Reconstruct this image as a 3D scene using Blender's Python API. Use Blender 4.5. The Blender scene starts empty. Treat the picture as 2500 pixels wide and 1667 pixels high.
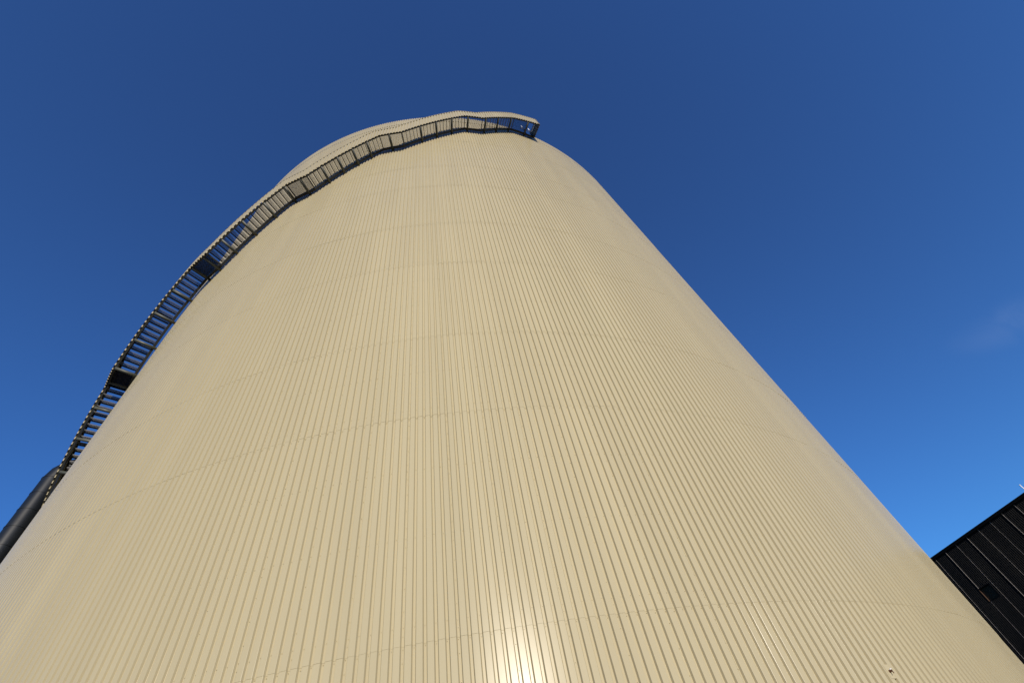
import bpy, bmesh, math, random
import numpy as np
from mathutils import Vector, Matrix
random.seed(7)
C = bpy.context.scene.collection
sin, cos, rad = math.sin, math.cos, math.radians

# ------------------------------------------------------------------ camera
EYE = 1.6
EL, ROLL = 0.89967349, -0.24628176
F = Vector((0, cos(EL), sin(EL))); Rr = Vector((1, 0, 0)); U = Rr.cross(F)
cr, sr = cos(ROLL), sin(ROLL)
rv = cr * Rr + sr * U; uv = -sr * Rr + cr * U
cam_d = bpy.data.cameras.new('camera'); cam = bpy.data.objects.new('camera', cam_d); C.objects.link(cam)
M = Matrix.Identity(4)
for i in range(3):
    M[i][0] = rv[i]; M[i][1] = uv[i]; M[i][2] = -F[i]
M[2][3] = EYE
cam.matrix_world = M
cam_d.sensor_width = 36.0; cam_d.lens = 1135.227 / 2500 * 36
cam_d.clip_start = 0.1; cam_d.clip_end = 12000
bpy.context.scene.camera = cam

# ------------------------------------------------------------------ sun, sky, exposure
SUN_AZ, SUN_EL = 161.2, 14.1          # azimuth clockwise from +Y, elevation
sd = Vector((sin(rad(SUN_AZ)) * cos(rad(SUN_EL)), cos(rad(SUN_AZ)) * cos(rad(SUN_EL)), sin(rad(SUN_EL))))
sun_d = bpy.data.lights.new('sun', 'SUN'); sun_d.energy = 4.6; sun_d.angle = rad(0.53); sun_d.color = (1.0, 0.90, 0.77)
sun = bpy.data.objects.new('sun', sun_d); C.objects.link(sun)
sun.rotation_euler = (-sd).to_track_quat('-Z', 'Y').to_euler()
world = bpy.data.worlds.new('World'); bpy.context.scene.world = world; world.use_nodes = True
nt = world.node_tree; bg = nt.nodes['Background']
sky = nt.nodes.new('ShaderNodeTexSky'); sky.sky_type = 'NISHITA'; sky.sun_disc = False
sky.sun_elevation = rad(SUN_EL); sky.sun_rotation = rad(SUN_AZ)
sky.altitude = 0; sky.air_density = 1.0; sky.dust_density = 0.25; sky.ozone_density = 3.0
bg.inputs['Strength'].default_value = 0.075
# a deep polarised blue: raise the saturation of the whole sky evenly
hsv = nt.nodes.new('ShaderNodeHueSaturation'); hsv.inputs['Saturation'].default_value = 1.18
nt.links.new(sky.outputs[0], hsv.inputs['Color'])
# the same curve for the whole sky, channel by channel (a polarised, camera-blue rendering of it)
sep = nt.nodes.new('ShaderNodeSeparateColor'); com = nt.nodes.new('ShaderNodeCombineColor')
nt.links.new(hsv.outputs[0], sep.inputs[0])
for ch, (k_, g_) in enumerate(((1.105, .73), (1.658, 1.07), (2.10, 1.13))):
    p_ = nt.nodes.new('ShaderNodeMath'); p_.operation = 'POWER'; p_.inputs[1].default_value = g_
    q_ = nt.nodes.new('ShaderNodeMath'); q_.operation = 'MULTIPLY'; q_.inputs[1].default_value = k_
    nt.links.new(sep.outputs[ch], p_.inputs[0]); nt.links.new(p_.outputs[0], q_.inputs[0])
    z_ = nt.nodes.new('ShaderNodeMath'); z_.operation = 'SMOOTH_MIN'; z_.inputs[1].default_value = (3.4, 6.7, 13.5)[ch]; z_.inputs[2].default_value = .6
    nt.links.new(q_.outputs[0], z_.inputs[0]); nt.links.new(z_.outputs[0], com.inputs[ch])
# one faint wisp of high cloud low in the east
geo = nt.nodes.new('ShaderNodeTexCoord')
def wn(t, **k):
    n = nt.nodes.new(t)
    for a, b in k.items(): setattr(n, a, b)
    return n
pix = ((2530 - 1250) / 1135.227, -(766 - 833.5) / 1135.227)
wd = (rv * pix[0] + uv * pix[1] + F).normalized()
e1 = (rv * .93 + uv * .36); e1 = (e1 - wd * e1.dot(wd)).normalized(); e2 = wd.cross(e1).normalized()
sub_ = wn('ShaderNodeVectorMath', operation='SUBTRACT'); nt.links.new(geo.outputs['Generated'], sub_.inputs[0]); sub_.inputs[1].default_value = wd
cmb = wn('ShaderNodeCombineXYZ')
for q_i, (ax_, wdt) in enumerate(((e1, .125), (e2, .042))):
    dt_ = wn('ShaderNodeVectorMath', operation='DOT_PRODUCT'); nt.links.new(sub_.outputs[0], dt_.inputs[0]); dt_.inputs[1].default_value = ax_ / wdt
    nt.links.new(dt_.outputs['Value'], cmb.inputs[q_i])
dt3 = wn('ShaderNodeVectorMath', operation='DOT_PRODUCT'); nt.links.new(sub_.outputs[0], dt3.inputs[0]); dt3.inputs[1].default_value = wd / .2
nt.links.new(dt3.outputs['Value'], cmb.inputs[2])
vd = wn('ShaderNodeVectorMath', operation='LENGTH'); nt.links.new(cmb.outputs[0], vd.inputs[0])
mr = wn('ShaderNodeMapRange'); mr.inputs[1].default_value = 0.0; mr.inputs[2].default_value = 1.0; mr.inputs[3].default_value = 1; mr.inputs[4].default_value = 0
mr.interpolation_type = 'SMOOTHSTEP'
nt.links.new(vd.outputs['Value'], mr.inputs[0])
ns = wn('ShaderNodeTexNoise'); ns.inputs['Scale'].default_value = 14; ns.inputs['Detail'].default_value = 4; ns.inputs['Distortion'].default_value = .6
nt.links.new(geo.outputs['Generated'], ns.inputs['Vector'])
mr2 = wn('ShaderNodeMapRange'); mr2.inputs[1].default_value = .30; mr2.inputs[2].default_value = .75; mr2.inputs[3].default_value = 0; mr2.inputs[4].default_value = .32
nt.links.new(ns.outputs['Fac'], mr2.inputs[0])
mu = wn('ShaderNodeMath', operation='MULTIPLY'); nt.links.new(mr.outputs[0], mu.inputs[0]); nt.links.new(mr2.outputs[0], mu.inputs[1])
mixc = wn('ShaderNodeMixRGB'); mixc.inputs['Color2'].default_value = (2.6, 4.0, 7.6, 1)
nt.links.new(mu.outputs[0], mixc.inputs['Fac']); nt.links.new(com.outputs[0], mixc.inputs['Color1'])
nt.links.new(mixc.outputs[0], bg.inputs['Color'])
vs = bpy.context.scene.view_settings
vs.view_transform = 'Standard'; vs.look = 'None'; vs.exposure = 0.0; vs.gamma = 1; vs.use_curve_mapping = False
bpy.context.scene.cycles.max_bounces = 8

# ------------------------------------------------------------------ materials
def mat(name, col, rough=.5, metal=0.0, spec=.5, vary=.0, bump=None, noise=None, coat=0):
    m = bpy.data.materials.new(name); m.use_nodes = True; t = m.node_tree
    b = t.nodes['Principled BSDF']; b.inputs['Base Color'].default_value = (*col, 1)
    b.inputs['Roughness'].default_value = rough; b.inputs['Metallic'].default_value = metal
    b.inputs['Specular IOR Level'].default_value = spec
    b.inputs['Coat Weight'].default_value = coat; b.inputs['Coat Roughness'].default_value = .15
    out = None
    tc = t.nodes.new('ShaderNodeNewGeometry')      # world position, so that copies do not repeat each other's marks
    if noise:                                   # (scale vector, amount): mild dirt and weathering
        mp = t.nodes.new('ShaderNodeMapping'); mp.inputs['Scale'].default_value = noise[0]
        n = t.nodes.new('ShaderNodeTexNoise'); n.inputs['Scale'].default_value = 1; n.inputs['Detail'].default_value = 6
        t.links.new(tc.outputs['Position'], mp.inputs['Vector']); t.links.new(mp.outputs[0], n.inputs['Vector'])
        r = t.nodes.new('ShaderNodeMapRange'); r.inputs[1].default_value = .3; r.inputs[2].default_value = .7
        r.inputs[3].default_value = 1 - noise[1]; r.inputs[4].default_value = 1 + noise[1] * .6
        t.links.new(n.outputs['Fac'], r.inputs[0]); out = r.outputs[0]
        rr = t.nodes.new('ShaderNodeMapRange'); rr.inputs[1].default_value = .3; rr.inputs[2].default_value = .7
        rr.inputs[3].default_value = rough * .85; rr.inputs[4].default_value = rough * 1.15
        t.links.new(n.outputs['Fac'], rr.inputs[0]); t.links.new(rr.outputs[0], b.inputs['Roughness'])
    if vary:
        oi = t.nodes.new('ShaderNodeObjectInfo')
        r2 = t.nodes.new('ShaderNodeMapRange'); r2.inputs[3].default_value = 1 - vary; r2.inputs[4].default_value = 1 + vary
        t.links.new(oi.outputs['Random'], r2.inputs[0])
        if out:
            mm = t.nodes.new('ShaderNodeMath'); mm.operation = 'MULTIPLY'
            t.links.new(out, mm.inputs[0]); t.links.new(r2.outputs[0], mm.inputs[1]); out = mm.outputs[0]
        else: out = r2.outputs[0]
    if out:
        h = t.nodes.new('ShaderNodeHueSaturation'); h.inputs['Color'].default_value = (*col, 1)
        t.links.new(out, h.inputs['Value']); t.links.new(h.outputs[0], b.inputs['Base Color'])
    if bump:                                    # (scale vector, distance)
        mp = t.nodes.new('ShaderNodeMapping'); mp.inputs['Scale'].default_value = bump[0]
        n = t.nodes.new('ShaderNodeTexNoise'); n.inputs['Scale'].default_value = 1; n.inputs['Detail'].default_value = 0
        t.links.new(tc.outputs['Position'], mp.inputs['Vector']); t.links.new(mp.outputs[0], n.inputs['Vector'])
        bp = t.nodes.new('ShaderNodeBump'); bp.inputs['Strength'].default_value = 1; bp.inputs['Distance'].default_value = bump[1]
        t.links.new(n.outputs['Fac'], bp.inputs['Height']); t.links.new(bp.outputs[0], b.inputs['Normal'])
    return m

CREAM = (0.416, 0.358, 0.222)
m_cream = mat('cream coated steel sheet', CREAM, .22, spec=.11, vary=.014, noise=((1.1, 1.1, .10), .035), bump=((.8, .8, .4), .004))
m_screw = mat('coated screw head', (0.40, 0.34, 0.19), .4)
m_steel = mat('shade darkened steel', (0.022, 0.023, 0.021), .5, noise=((3, 3, 3), .15))  # black of the shaded stringers put into the colour, paint itself lighter
m_pipe = mat('grey green painted pipe', (0.07, 0.075, 0.062), .5, noise=((3, 3, 3), .12))
m_land = mat('shade darkened grating', (0.03, 0.03, 0.03), .5)  # darker copy of the grating: shade under the landings put into the colour
m_reveal = mat('sunlit brown reveal', (0.07, 0.04, 0.025), .5)  # brown stands in for low sun catching the reveal
m_grate = mat('galvanised grating', (0.15, 0.15, 0.15), .45, metal=.1, noise=((6, 6, 6), .12))
m_rail = mat('shade darkened rail steel', (0.025, 0.026, 0.023), .5)  # posts and rails coloured darker to stand for the shade they are in
m_duct = mat('anthracite duct sheet', (0.007, 0.009, 0.012), .46, spec=.32, noise=((1, 1, .6), .08))
m_black = mat('black coated steel sheet', (0.0021, 0.0028, 0.0042), .5, spec=.12, vary=.05, noise=((1, 1, .3), .08))
m_strip = mat('pale joint strip', (0.30, 0.28, 0.265), .5)
m_dark = mat('dark louvre glass', (0.012, 0.013, 0.012), .25)
m_ground = mat('grey gravel and asphalt', (0.10, 0.097, 0.09), .9, noise=((.4, .4, .4), .25), bump=((9, 9, 9), .01))
m_roof = mat('roof membrane', (0.22, 0.22, 0.21), .8, noise=((.5, .5, .5), .1))
m_white = mat('white painted metal', (0.78, 0.78, 0.76), .4)
m_brass = mat('weathered brass', (0.22, 0.12, 0.07), .35, metal=.8)

# ------------------------------------------------------------------ helpers
def mesh_obj(name, verts, faces, m, parent=None, smooth=False):
    me = bpy.data.meshes.new(name); me.from_pydata(verts, [], faces); me.validate(); me.update()
    me.materials.append(m)
    if smooth: me.polygons.foreach_set('use_smooth', [True] * len(me.polygons))
    o = bpy.data.objects.new(name, me); C.objects.link(o)
    if parent is not None: o.parent = parent
    return o
def share(name, me, parent, rotz=0.0, loc=(0, 0, 0), scale=(1, 1, 1)):
    o = bpy.data.objects.new(name, me); C.objects.link(o); o.parent = parent
    o.rotation_euler = (0, 0, rotz); o.location = loc; o.scale = scale
    return o
def empty(name, label, cat, loc, rotz=0, group=None):
    o = bpy.data.objects.new(name, None); C.objects.link(o); o.location = loc; o.rotation_euler = (0, 0, rotz)
    o['label'] = label; o['category'] = cat
    if group: o['group'] = group
    return o
class MB:
    def __init__(s): s.v = []; s.f = []
    def quad_strip(s, A, B):                    # A, B: polylines of equal length
        k = len(s.v); n = len(A); s.v += [tuple(p) for p in A] + [tuple(p) for p in B]
        s.f += [(k + i, k + i + 1, k + n + i + 1, k + n + i) for i in range(n - 1)]
    def hexa(s, p):                             # 8 corners: 0-3 bottom, 4-7 top
        k = len(s.v); s.v += [tuple(q) for q in p]
        for f in ((3, 2, 1, 0), (4, 5, 6, 7), (0, 1, 5, 4), (1, 2, 6, 5), (2, 3, 7, 6), (3, 0, 4, 7)):
            s.f.append(tuple(k + i for i in f))
    def box(s, x0, x1, y0, y1, z0, z1):
        s.hexa([(x0, y0, z0), (x1, y0, z0), (x1, y1, z0), (x0, y1, z0), (x0, y0, z1), (x1, y0, z1), (x1, y1, z1), (x0, y1, z1)])
    def tube(s, pts, r, n=8, cap=True):
        pts = [Vector(p) for p in pts]; rings = []
        rs = r if isinstance(r, (list, tuple)) else [r] * len(pts)
        up = Vector((0, 0, 1))
        for i, p in enumerate(pts):
            d = (pts[min(i + 1, len(pts) - 1)] - pts[max(i - 1, 0)]).normalized()
            a = d.cross(up)
            if a.length < 1e-3: a = d.cross(Vector((1, 0, 0)))
            a.normalize(); b = d.cross(a)
            k = len(s.v)
            for j in range(n):
                t = 2 * math.pi * j / n; s.v.append(tuple(p + (a * cos(t) + b * sin(t)) * rs[i]))
            rings.append(k)
        for a_, b_ in zip(rings, rings[1:]):
            for j in range(n): s.f.append((a_ + j, a_ + (j + 1) % n, b_ + (j + 1) % n, b_ + j))
        if cap:
            s.f.append(tuple(rings[0] + j for j in reversed(range(n)))); s.f.append(tuple(rings[-1] + j for j in range(n)))
    def bar(s, path, w_r, w_z):                 # path: (th, r, z) centre line; rectangular section
        k0 = None
        for th, r, z in path:
            k = len(s.v)
            for dr, dz in ((-w_r, -w_z), (w_r, -w_z), (w_r, w_z), (-w_r, w_z)):
                s.v.append(P(th, r + dr / 2, z + dz / 2))
            if k0 is not None:
                for j in range(4): s.f.append((k0 + j, k0 + (j + 1) % 4, k + (j + 1) % 4, k + j))
            else: s.f.append((k + 3, k + 2, k + 1, k))
            k0 = k
        s.f.append((k0, k0 + 1, k0 + 2, k0 + 3))
    def build(s, name, m, parent=None, smooth=False): return mesh_obj(name, s.v, s.f, m, parent, smooth)

# ------------------------------------------------------------------ the storage tank
R = 22.6
AZ, DD = -0.20357463, 1.41118329 * R
AX, AY = DD * sin(AZ), DD * cos(AZ)
T0 = math.atan2(-AY, -AX)
def P(th, r, z):                                # tank coordinates: degrees, metres off the cladding face, metres above eye level
    a = rad(th); q = R + r
    return (q * cos(a), q * sin(a), z + EYE)

ground = mesh_obj('ground', [(-6000, -6000, 0), (6000, -6000, 0), (6000, 6000, 0), (-6000, 6000, 0)], [(0, 1, 2, 3)], m_ground)
ground['kind'] = 'structure'

tank = empty('storage_tank', 'huge round cream heat storage tank clad in vertical ribbed steel sheets', 'tank', (AX, AY, 0), T0)
NR = 710; PITCH = 360.0 / NR; PHASE = -5.955    # a groove centre lies here
SHEET = 5 * PITCH
DEG = math.degrees(1 / R)                       # degrees per metre
# profile across one pitch, measured from the groove centre: (metres sideways, metres inward)
DEPTH = .050
def bend(x0, y0, x1, y1):                       # groove wall with small rounded bends, going from floor to face
    return [(x0 - .002, y0), (x0 + .001, y0 - .002), (x0 + .0018, y0 - .005),
            (x1 - .0018, y1 + .005), (x1 - .0004, y1 + .0016), (x1 + .003, y1)]
_half = bend(.0235, DEPTH, .0420, 0.0)
def profile(n, start_mid=True):
    """n pitches starting and ending at a groove centre"""
    pts = []
    W = 1.0 / DEG * PITCH
    for k in range(n):
        base = k * W
        if k == 0: pts.append((base, DEPTH))
        pts += [(base + x, y) for x, y in _half]
        pts += [(base + W - x, y) for x, y in reversed(_half)]
        if k == n - 1: pts.append((base + W, DEPTH))
    return pts
PROF5 = profile(5)
SEAMS = [-1.35, 3.50, 9.03, 12.63, 17.72, 21.83, 27.19, 30.92, 36.93, 43.56, 44.71]
def sheet_geo(z0, z1, off0, off1, mb, th0=0.0, zf0=None, zf1=None, rbase=0.0, prof=PROF5, lip=.012):
    A, B, Lp = [], [], []
    for x, y in prof:
        th = th0 + x * DEG
        za = z0 if zf0 is None else zf0(th); zb = z1 if zf1 is None else zf1(th)
        A.append(P(th, rbase - y + off0, za)); B.append(P(th, rbase - y + off1, zb)); Lp.append(P(th, rbase - y + off0 - lip, za))
    mb.quad_strip(A, B)
    if lip: mb.quad_strip(Lp, A)
tier_mesh = []
for i in range(len(SEAMS) - 1):
    z0, z1 = SEAMS[i], SEAMS[i + 1] + (.14 if i < 8 else (-.02 if i == 8 else 0))
    mb = MB(); sheet_geo(z0, z1, (.0045 if i < 9 else .002), .0, mb, 0)
    o = mb.build('cladding_sheet', m_cream, tank); tier_mesh.append(o.data)
    bpy.data.objects.remove(o)
NC = 142
cols_near = list(range(-13, 17))                # 30 columns of sheets nearest the camera: th -38.9 .. +37.1
for i in range(10):
    for c in cols_near:
        s = 1 + random.uniform(-.00006, .00010)
        share('cladding_sheet', tier_mesh[i], tank, rad(PHASE + c * SHEET), (0, 0, 0), (s, s, 1))
mb = MB()
lo = [x for x in PROF5]
for i in range(10):
    z0, z1 = SEAMS[i], SEAMS[i + 1] + (.14 if i < 8 else (-.02 if i == 8 else 0))
    for c in range(17, NC - 13):
        th0 = PHASE + c * SHEET; jj = random.uniform(-.003, .004)
        sheet_geo(z0, z1, .006 + jj, jj, mb, th0)
o = mb.build('far_cladding_sheets', m_cream, tank); o['kind'] = 'stuff'
# inner shell of the wall behind the sheets, so that the rim has a thickness
n = 284; ring = [i * 360 / n for i in range(n + 1)]
mb = MB()
mb.quad_strip([P(t, -.30, 44.70) for t in ring], [P(t, -.30, -1.55) for t in ring])
mb.quad_strip([P(t, -.06, -1.55) for t in ring], [P(t, -.06, 44.66) for t in ring])
mb.quad_strip([P(t, -.06, 44.66) for t in ring], [P(t, -.30, 44.66) for t in ring])
mb.build('inner_wall', m_steel, tank)
mb = MB(); mb.quad_strip([P(t, -.31, 43.9) for t in ring], [P(t, -R + .5, 46.6) for t in ring]); mb.build('roof', m_roof, tank)
mb = MB(); mb.quad_strip([P(t, .006, -1.33) for t in ring], [P(t, .03, -1.38) for t in ring]); mb.quad_strip([P(t, .03, -1.38) for t in ring], [P(t, .03, -1.598) for t in ring])
mb.build('base_flashing', m_steel, tank)
# flashing ring under the top course: the grooves of the course below end in dark openings
mb = MB()
mb.quad_strip([P(t, .004, 43.27) for t in ring], [P(t, .006, 43.575) for t in ring])
mb.quad_strip([P(t, -.05, 43.30) for t in ring], [P(t, .004, 43.27) for t in ring])
mb.build('flashing_ring', m_cream, tank)
# screws: rows along every rail of the substructure and up every sheet joint
mb = MB()
def screw(th, z):
    if abs(th) > 47: return
    r0 = -DEPTH + .009; k = len(mb.v); q = .0085
    a, w = rad(th), q / R
    for rr, ss in ((r0, 1.0), (r0 + .006, .8)):
        for j in range(6):
            t = j * math.pi / 3; mb.v.append(P(th + math.degrees(w * cos(t) * ss), rr, z + q * sin(t) * ss))
    mb.f += [(k + j, k + (j + 1) % 6, k + 6 + (j + 1) % 6, k + 6 + j) for j in range(6)] + [tuple(k + 6 + j for j in range(6))]
rows = [-.3, 1.6, 5.56, 7.31, 10.90, 14.68, 16.45, 20.08, 23.6, 25.4, 28.95, 32.7, 34.6, 38.7, 40.5, 42.3]
for s in SEAMS[1:9]: rows += [s - .035, s + .31]
for z in rows:
    for k in range(-95, 100):
        if z < 37 and random.random() > .012: screw(PHASE + k * PITCH + random.uniform(-.02, .02), z + random.uniform(-.012, .012))
z = -1.0
while z < 44.5:
    for c in range(-19, 21):
        if z < 37: screw(PHASE + c * SHEET + random.uniform(-.01, .01), z + random.uniform(-.01, .01))
    z += .425
o = mb.build('screws', m_screw, tank); o['kind'] = 'stuff'
# patch plate around the sampling tap
mb = MB(); tc_ = 20.78
w = .075
mb.quad_strip([P(tc_ + d * DEG, .010, 2.03) for d in (-w, w)], [P(tc_ + d * DEG, .010, 2.27) for d in (-w, w)])
mb.quad_strip([P(tc_ + d * DEG, -.01, 2.025) for d in (-w, w)], [P(tc_ + d * DEG, .010, 2.03) for d in (-w, w)])
for d0, sg in ((-w, -1), (w, 1)):
    A_, B_ = [P(tc_ + d0 * DEG, .010, 2.03), P(tc_ + d0 * DEG, .010, 2.27)], [P(tc_ + (d0 + sg * .02) * DEG, -.03, 2.03), P(tc_ + (d0 + sg * .02) * DEG, -.03, 2.27)]
    mb.quad_strip(A_, B_)
mb.build('cover_plate', m_cream, tank)

def tank_world(th, r, z):
    a = rad(th) + T0; return (AX + (R + r) * cos(a), AY + (R + r) * sin(a), z + EYE)
tap = empty('sampling_tap', 'small brown metal tap on a cream cover plate low on the right of the tank', 'tap', tank_world(tc_, .012, 2.15), T0 + rad(tc_))
mb = MB(); mb.tube([(0, 0, 0), (.012, 0, 0)], .026, 12); mb.build('flange', m_brass, tap)
mb = MB(); mb.tube([(.01, 0, 0), (.03, 0, 0), (.06, 0, 0)], [.014, .02, .013], 10); mb.build('body', m_brass, tap)
mb = MB(); mb.tube([(.045, 0, -.01), (.06, 0, -.03), (.06, 0, -.05)], .010, 8); mb.build('spout', m_brass, tap)
mb = MB(); mb.tube([(.035, 0, .01), (.035, 0, .028)], .006, 6); mb.tube([(.035, -.01, .028), (.04, .035, .03)], .008, 6); mb.build('lever', m_white, tap)

# ------------------------------------------------------------------ the helical staircase
stair = empty('helical_staircase', 'steel staircase winding up round the cream tank with a ribbed cream balustrade', 'staircase', (AX, AY, 0), T0)
LANDS = [(-82.7, -79.1, 12.75), (-68.9, -65.3, 17.0), (-53.25, -49.65, 21.85), (-38.3, -34.7, 26.42), (-23.75, -20.2, 30.97), (-9.4, -5.6, 35.45), (5.9, 9.4, 40.0), (16.9, 22.45, 43.08)]
TH0 = -72.0
kn = []
for a, b, h in LANDS: kn += [(a, h), (b, h)]
kx = [k[0] for k in kn]; ky = [k[1] for k in kn]
def walk(th): return float(np.interp(th, kx, ky))
def top_line(th):
    u = max(0, min(1, (th - 11) / 3)); return walk(th + 1.05 - .95 * u) + 1.45 + .32 * u
def flare(th): return max(0, th - 16.9) * .034 + min(.22, max(0, -54 - th) * .024)
R_IN, R_OUT, R_CL = .25, 1.07, 1.20
G = .18                                          # underside of the steps above the lower edge of the cladding
def tread_mesh(w_th, thick=.030, name='tread'):
    """a grating step: nosing strips, edge bars, bearing bars and cross rods, centred on th=0, z=0"""
    mb = MB(); q = w_th / 2
    def rb(t, r0, r1, z0, z1, w=.004):
        dt = w * DEG / 2
        mb.hexa([P(t - dt, r0, z0 - EYE), P(t + dt, r0, z0 - EYE), P(t + dt, r1, z0 - EYE), P(t - dt, r1, z0 - EYE),
                 P(t - dt, r0, z1 - EYE), P(t + dt, r0, z1 - EYE), P(t + dt, r1, z1 - EYE), P(t - dt, r1, z1 - EYE)])
    rb(-q, R_IN, R_OUT, -.07, 0, .030)
    rb(q, R_IN, R_OUT, -thick, 0, .005)
    nb = max(3, int(round(w_th / DEG / .034)))
    for k in range(1, nb): rb(-q + w_th * k / nb, R_IN, R_OUT, -thick, 0, .0032)
    nr = 22
    for k in range(nr + 1):
        r = R_IN + (R_OUT - R_IN) * k / nr; e = .0035 if 0 < k < nr else .003
        z0 = -.010 if 0 < k < nr else -thick - .03
        mb.hexa([P(-q, r - e, z0 - EYE), P(q, r - e, z0 - EYE), P(q, r + e, z0 - EYE), P(-q, r + e, z0 - EYE),
                 P(-q, r - e, -.001 - EYE), P(q, r - e, -.001 - EYE), P(q, r + e, -.001 - EYE), P(-q, r + e, -.001 - EYE)])
    o = mb.build(name, m_grate, stair); me = o.data; me.materials.append(m_steel)
    for i in range(6): me.polygons[i].material_index = 1  # nosing faces take the darker steel to look shaded from below
    bpy.data.objects.remove(o); return me
tread_me = tread_mesh(.55, .024)
for (a, b, h), (a2, b2, h2) in zip(LANDS, LANDS[1:]):
    n = int(round((h2 - h) / .232)); dth = (a2 - b) / (n - 1)
    for k in range(1, n):
        th = b + dth * (k - .5)
        if th < TH0: continue
        share('tread', tread_me, stair, rad(th), (0, 0, h + (h2 - h) * k / n + G + .03 + EYE))
# landings
def landing(a, b, h, rout):
    mb = MB(); z1 = h + G + .03; z0 = z1 - .040
    nb = int(round((b - a) / DEG / .033))
    for k in range(nb + 1):
        t = a + (b - a) * k / nb; dt = .0032 * DEG / 2; ro = rout(t)
        mb.hexa([P(t - dt, R_IN, z0), P(t + dt, R_IN, z0), P(t + dt, ro, z0), P(t - dt, ro, z0), P(t - dt, R_IN, z1), P(t + dt, R_IN, z1), P(t + dt, ro, z1), P(t - dt, ro, z1)])
    for k in range(17):
        u = k / 16
        path = [(t, R_IN + (rout(t) - R_IN) * u, z1 - .006) for t in np.linspace(a, b, 5)]
        mb.bar(path, .006, .010)
    return mb.build('landing_grating', m_land, stair)
for a, b, h in LANDS:
    if b < TH0: continue
    aa = max(a, TH0); bb = b if b < 20 else 20.05
    landing(aa, bb, h, lambda t: R_OUT + flare(t))
    mb = MB()                                    # frame under the landing
    for t in (aa + .04, bb - .04):
        dt = .05 * DEG / 2; ro = R_OUT + flare(t); z0, z1 = h + .08, h + G - .02
        mb.hexa([P(t - dt, R_IN, z0), P(t + dt, R_IN, z0), P(t + dt, ro, z0), P(t - dt, ro, z0), P(t - dt, R_IN, z1), P(t + dt, R_IN, z1), P(t + dt, ro, z1), P(t - dt, ro, z1)])
    mb.build('landing_frame', m_steel, stair)
# stringers (one per flight or landing, inner and outer)
segs = []
for (a, b, h), nx in zip(LANDS, LANDS[1:] + [None]):
    segs.append((a, b, h, h))
    if nx: segs.append((b, nx[0], h, nx[2]))
for a, b, h0, h1 in segs:
    if b <= TH0: continue
    a_ = max(a, TH0); ha = h0 + (h1 - h0) * (a_ - a) / (b - a)
    ts = np.linspace(a_, b, max(3, int((b - a_) / 1.2)))
    zc = [ha + (h1 - ha) * (t - a_) / (b - a_) + G - .02 for t in ts]
    for nm, rr, wd, fl in (('inner_stringer', .175, .13, 0), ('outer_stringer', 1.085, .03, 1)):
        mb = MB(); mb.bar([(t, rr + fl * flare(t), z) for t, z in zip(ts, zc)], wd, .20); mb.build(nm, m_steel, stair)
    for nm, rr, dz, wz in (('lower_rail', 1.10, .02, .18), ('upper_rail', 1.10, 1.25, .06)):
        mb = MB(); mb.bar([(t, rr + flare(t), z + dz - G + .11) for t, z in zip(ts, zc)], .09, wz); mb.build(nm, m_rail, stair)
# brackets, posts
br = [-69.6, -67.0, -64.8, -61.5, -58.4, -55.4, -52.4, -49.6, -46.6, -43.6, -40.9, -37.9, -35.4, -32.7, -29.9, -26.95, -24.0, -21.35, -18.15, -15.85, -13.6, -11.4, -7.75, -2.45, .35, 3.3, 6.55, 10.1, 13.0, 16.2, 20.05]
for t in br:
    z = walk(t) + .05
    mb = MB(); mb.tube([P(t, -.06, z), P(t, 1.10 + flare(t), z)], .080, 14); mb.build('bracket_pipe', m_pipe, stair, True)
    mb = MB(); dt = .05 * DEG / 2; ro = 1.150 + flare(t)
    z0, z1 = walk(t) + .05, walk(t) + 1.35
    mb.hexa([P(t - dt, ro - .05, z0), P(t + dt, ro - .05, z0), P(t + dt, ro, z0), P(t - dt, ro, z0), P(t - dt, ro - .05, z1), P(t + dt, ro - .05, z1), P(t + dt, ro, z1), P(t - dt, ro, z1)])
    mb.build('balustrade_post', m_rail, stair)
# balustrade cladding, five ribs to a sheet, lower and upper edge following the flights
SH2 = SHEET
t = TH0
PR = [(x * DEG, y) for x, y in PROF5]
while t < 22.2:
    prof = [(dx, y) for dx, y in PR if t + dx <= 22.5]
    if len(prof) > 4:
        mb = MB(); A, B, A2, B2 = [], [], [], []
        for dx, y in prof:
            th = t + dx; r = R_CL + flare(th)
            A.append(P(th, r - y, walk(th))); B.append(P(th, r - y, top_line(th)))
            A2.append(P(th, r - y - .002, walk(th))); B2.append(P(th, r - y - .002, top_line(th)))
        mb.quad_strip(A, B); mb.quad_strip(B2, A2)
        mb.build('balustrade_sheet', m_cream, stair)
        ts = np.linspace(t, min(t + SH2, 22.5), 6); mb = MB()
        mb.quad_strip([P(q, R_CL + .008 + flare(q), top_line(q) - .045) for q in ts], [P(q, R_CL + .008 + flare(q), top_line(q) + .012) for q in ts])
        mb.quad_strip([P(q, R_CL + .008 + flare(q), top_line(q) + .012) for q in ts], [P(q, R_CL - .06 + flare(q), top_line(q) + .012) for q in ts])
        mb.quad_strip([P(q, R_CL - .06 + flare(q), top_line(q) + .012) for q in ts], [P(q, R_CL - .06 + flare(q), top_line(q) - .05) for q in ts])
        mb.build('capping', m_cream, stair)
    t += SH2
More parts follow.
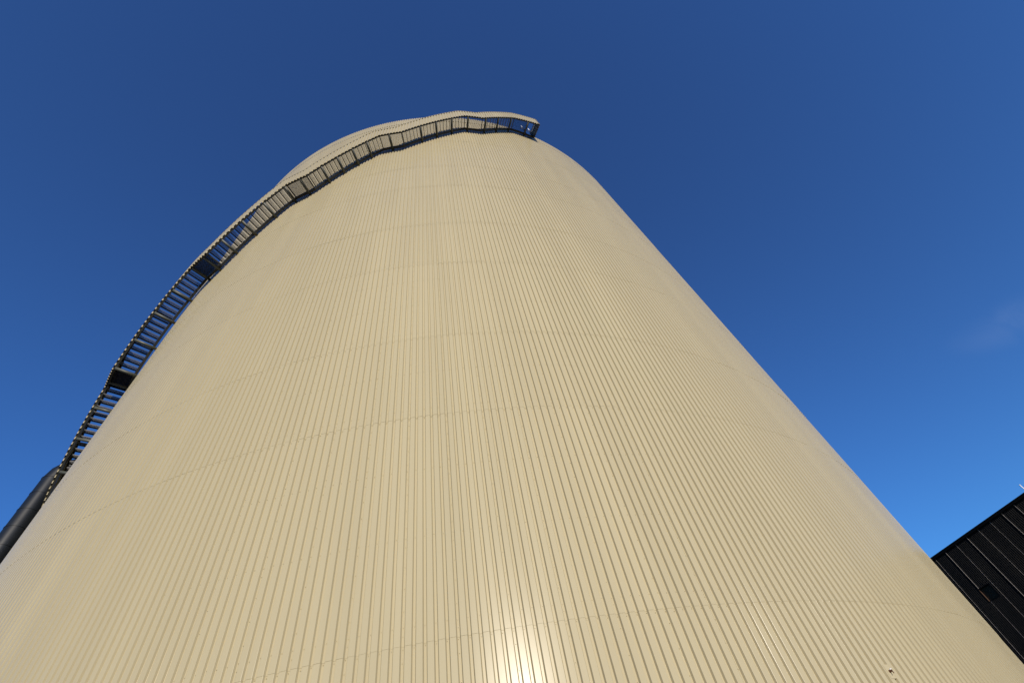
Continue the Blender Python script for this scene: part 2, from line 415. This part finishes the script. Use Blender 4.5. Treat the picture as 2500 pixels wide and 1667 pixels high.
# end screen of the top platform
mb = MB(); A, B = [], []
te = 22.5; W = 1 / DEG * PITCH
r_end = R_CL + flare(te)
k = 0
while k * W < r_end - .12:
    for x, y in ([(0, DEPTH)] + _half + [(W - x, y) for x, y in reversed(_half)]):
        rr = r_end - k * W - x
        if rr < .08: break
        A.append(P(te - y * DEG + .09, rr, walk(te) - .02)); B.append(P(te - y * DEG + .09, rr, top_line(te)))
    k += 1
mb.quad_strip(A, B); mb.build('end_screen', m_cream, stair)
mb = MB()
for z in (walk(te) + .05, walk(te) + .9, walk(te) + 1.6):
    mb.hexa([P(te - .22, .10, z), P(te - .09, .10, z), P(te - .09, r_end - .06, z), P(te - .22, r_end - .06, z), P(te - .22, .10, z + .06), P(te - .09, .10, z + .06), P(te - .09, r_end - .06, z + .06), P(te - .22, r_end - .06, z + .06)])
for r in (.12, r_end - .10):
    mb.hexa([P(te - .30, r, walk(te) - .08), P(te - .10, r, walk(te) - .08), P(te - .10, r + .08, walk(te) - .08), P(te - .30, r + .08, walk(te) - .08), P(te - .30, r, walk(te) + 1.7), P(te - .10, r, walk(te) + 1.7), P(te - .10, r + .08, walk(te) + 1.7), P(te - .30, r + .08, walk(te) + 1.7)])
mb.build('end_frame', m_steel, stair)

# ------------------------------------------------------------------ lightning rods on the rim
for i, (t, lab) in enumerate(((20.5, 'small pale rod with dark stays above the top platform, the one nearer the stairs'), (22.3, 'small pale rod with dark stays above the top platform, beside the end screen'))):
    rod = empty('lightning_rod', lab, 'lightning rod', tank_world(t, .26, 43.25), T0 + rad(t), 'lightning rods above the top platform')
    mb = MB(); mb.tube([(0, 0, 0), (0, 0, 2.0)], .03, 8); mb.build('mast', m_steel, rod)
    mb = MB(); mb.tube([(0, 0, 2.0), (0, 0, 2.75)], [.05, .035], 8); mb.build('rod', m_white, rod)
    for sx, sy in ((-.05, -.34), (-.05, .34)):
        mb = MB(); mb.tube([(sx, sy, 1.5), (0, 0, 2.3)], .018, 6); mb.build('stay', m_steel, rod)
    mb = MB(); mb.tube([(-.05, -.34, 1.5), (0, 0, 1.5), (-.05, .34, 1.5)], .018, 6); mb.build('cross_arm', m_steel, rod)

# ------------------------------------------------------------------ dark duct at the left
DA, DDist, DR = rad(-57.36), 33.0, .50
dx, dy = DDist * sin(DA), DDist * cos(DA)
duct = empty('air_duct', 'dark cylindrical metal duct rising left of the tank and bending into it', 'duct', (dx, dy, 0))
inward = Vector((AX - dx, AY - dy, 0)).normalized()
zj = [-1.6 + 0.0]; zz = 20.25
levels = [zz]
while levels[-1] > -.6: levels.append(levels[-1] - 1.03)
levels.append(-1.6); levels.reverse()
NS = 40
def ring_pts(c, ax, r, n=NS):
    ax = ax.normalized(); a = Vector((-inward.y, inward.x, 0)); b = ax.cross(a)
    return [tuple(c + (a * cos(2 * math.pi * j / n) + b * sin(2 * math.pi * j / n)) * r) for j in range(n)]
def duct_piece(rings, name='duct_section'):
    mb = MB()
    for q in rings: mb.v += q
    for i in range(len(rings) - 1):
        for j in range(NS): mb.f.append((i * NS + j, i * NS + (j + 1) % NS, (i + 1) * NS + (j + 1) % NS, (i + 1) * NS + j))
    o = mb.build(name, m_duct, duct, True); return o
UPV = Vector((0, 0, 1))
for a, b in zip(levels, levels[1:]):
    ra, rb = DR, DR
    duct_piece([ring_pts(Vector((0, 0, a + EYE)), UPV, ra), ring_pts(Vector((0, 0, b + EYE)), UPV, rb)])
    duct_piece([ring_pts(Vector((0, 0, b + EYE - .02)), UPV, ra + .018), ring_pts(Vector((0, 0, b + EYE + .02)), UPV, ra + .018)], 'joint_band')
    duct_piece([ring_pts(Vector((0, 0, b + EYE - .0201)), UPV, ra - .01), ring_pts(Vector((0, 0, b + EYE - .02)), UPV, ra + .018)], 'joint_lip')
RB = 1.3; prev = None; nseg = 4
for k in range(nseg):
    rings = []
    for u in (k, k + 1):
        a = u / nseg * math.pi / 2
        c = Vector((0, 0, zz + EYE)) + inward * (RB * (1 - cos(a))) + UPV * (RB * sin(a))
        ax = UPV * cos(a) + inward * sin(a); e = ring_pts(c, ax, DR)
        rings.append(e)
    duct_piece(rings, 'elbow_segment')
c0 = Vector((0, 0, zz + EYE + RB)) + inward * RB; c1 = Vector((0, 0, zz + EYE + RB)) + inward * (Vector((AX - dx, AY - dy, 0)).length - R + .1)
duct_piece([ring_pts(c0, inward, DR), ring_pts(c1, inward, DR)])
for zb in (3, 9, 15):                             # stand-off straps
    mb = MB(); L = (Vector((AX - dx, AY - dy, 0)).length - R + .05)
    mb.tube([Vector((0, 0, zb + EYE)) + inward * (DR - .02), Vector((0, 0, zb + EYE)) + inward * L], .05, 8); mb.build('support_arm', m_steel, duct)

# ------------------------------------------------------------------ black building on the right
H = 13.1
X0 = Vector((2.07422483 * H, 3.13800661 * H)); V = Vector((0.43880779, -0.89858095)); N = Vector((-0.89858095, -0.43880779))
bld = empty('black_building', 'black industrial hall clad in fine ribbed sheets with thin vertical joint strips', 'building', (X0.x, X0.y, 0), math.atan2(V.y, V.x))
# local frame: +x along the wall, facing side is -y
def side(p): return Vector((p[0], p[1]))
SGN = 1 if Vector((-V.y, V.x)).dot(N) > 0 else -1   # N in local y
TOPH = H * .985
def facade_rect(s0, s1, h0, h1, name='facade_panel'):
    """ribbed sheet: five-point trapezoid ribs, 125 mm pitch"""
    A, B = [], []; p = .125; n = int(math.floor((s0 - J0) / p + 1e-6)); xs = []
    k = n
    while J0 + k * p < s1:
        b = J0 + k * p
        for x, d in ((0, 0), (.040, 0), (.052, .014), (.113, .014), (.125, 0)):
            if s0 - 1e-6 <= b + x <= s1 + 1e-6: xs.append((b + x, d))
        k += 1
    if not xs: return
    if xs[0][0] > s0 + 1e-4: xs.insert(0, (s0, xs[0][1]))
    if xs[-1][0] < s1 - 1e-4: xs.append((s1, xs[-1][1]))
    ys = lambda d: SGN * d
    mb = MB(); mb.quad_strip([(x, ys(d), h0 + EYE) for x, d in xs], [(x, ys(d), h1 + EYE) for x, d in xs])
    return mb.build(name, m_black, bld)
J0 = .277
w1 = (1.17, 2.05, 9.33, 10.20); w2 = (-.80, .09, 9.33, 10.20)
for k in range(-14, 30):
    s0, s1 = J0 + k, J0 + k + 1 - .012
    s0 += .012
    win = next((w for w in (w1, w2) if w[0] < s1 and w[1] > s0), None)
    if not win: facade_rect(s0, s1, -1.5, TOPH)
    else:
        facade_rect(s0, s1, -1.5, win[2]); facade_rect(s0, s1, win[3], TOPH)
        if win[0] > s0 + .02: facade_rect(s0, win[0], win[2], win[3])
        if win[1] < s1 - .02: facade_rect(win[1], s1, win[2], win[3])
    zs = [(-1.5, TOPH)]
    cut = next((w for w in (w1, w2) if w[0] < J0 + k < w[1]), None)
    if cut: zs = [(-1.5, cut[2]), (cut[3], TOPH)]
    for z0, z1 in zs:
        wj = .007; dj = random.choice((.003, .004, .007, .010, .024))
        mb = MB(); mb.box(J0 + k - wj / 2, J0 + k + wj / 2, min(0, SGN * (.012 + dj)), max(0, SGN * (.012 + dj)), z0 + EYE, z1 + EYE); mb.build('joint_strip', m_strip, bld)
D2 = -SGN                                        # inwards
for w in (w1, w2):
    fr = MB(); dpt = .16
    x0, x1, z0, z1 = w[0], w[1], w[2] + EYE, w[3] + EYE; yo = SGN * .018; yi = D2 * dpt; e = .03
    for a in ((x0, x0 + e, z0, z1), (x1 - e, x1, z0, z1), (x0 + e, x1 - e, z0, z0 + e), (x0 + e, x1 - e, z1 - e, z1)):
        fr.box(a[0], a[1], min(yo, yi), max(yo, yi), a[2], a[3])
    f = fr.build('window_frame', m_black, bld)
    rv_ = MB(); rv_.box(x0 + e, x0 + e + .012, min(yo * .6, yi * .8), max(yo * .6, yi * .8), z0 + e, z1 - e); rv_.build('reveal', m_reveal, f)  # only the side turned to the sun, its lit tone given by colour
    mb = MB(); mb.box(x0 + e, x1 - e, min(yi, yi + SGN * .02), max(yi, yi + SGN * .02), z0 + e, z1 - e); mb.build('pane', m_dark, f)
mb = MB(); y0, y1 = sorted((-SGN * .06, SGN * .075)); mb.box(-13.8, 30.1, y0, y1, TOPH + EYE, H + EYE); mb.build('roof_edge', m_black, bld)
mb = MB(); y0, y1 = sorted((D2 * .2, D2 * 30)); mb.box(-13.7, 30.0, y0, y1, 0.0, H + EYE - .12); mb.build('hall_body', m_black, bld)
mb = MB(); y0, y1 = sorted((0, SGN * .06)); mb.box(-13.7, 30, y0, y1, 0.0, .10); mb.build('plinth', m_ground, bld)
# pale vent pipe standing on the roof edge (only its tip is in the frame)
va = rad(42.74); 
vdir = Vector((sin(va), cos(va))); tt = X0.dot(N) / vdir.dot(N); vp = vdir * (tt + .35)
vent = empty('vent_pipe', 'slim white pipe standing on the roof edge of the black hall', 'pipe', (vp.x, vp.y, H + EYE - .12))
mb = MB(); mb.tube([(0, 0, 0), (0, 0, .66)], .028, 12); mb.build('pipe', m_white, vent)
mb = MB(); mb.tube([(0, 0, .66), (0, 0, .70)], [.05, .045], 12); mb.build('rain_cap', m_white, vent)
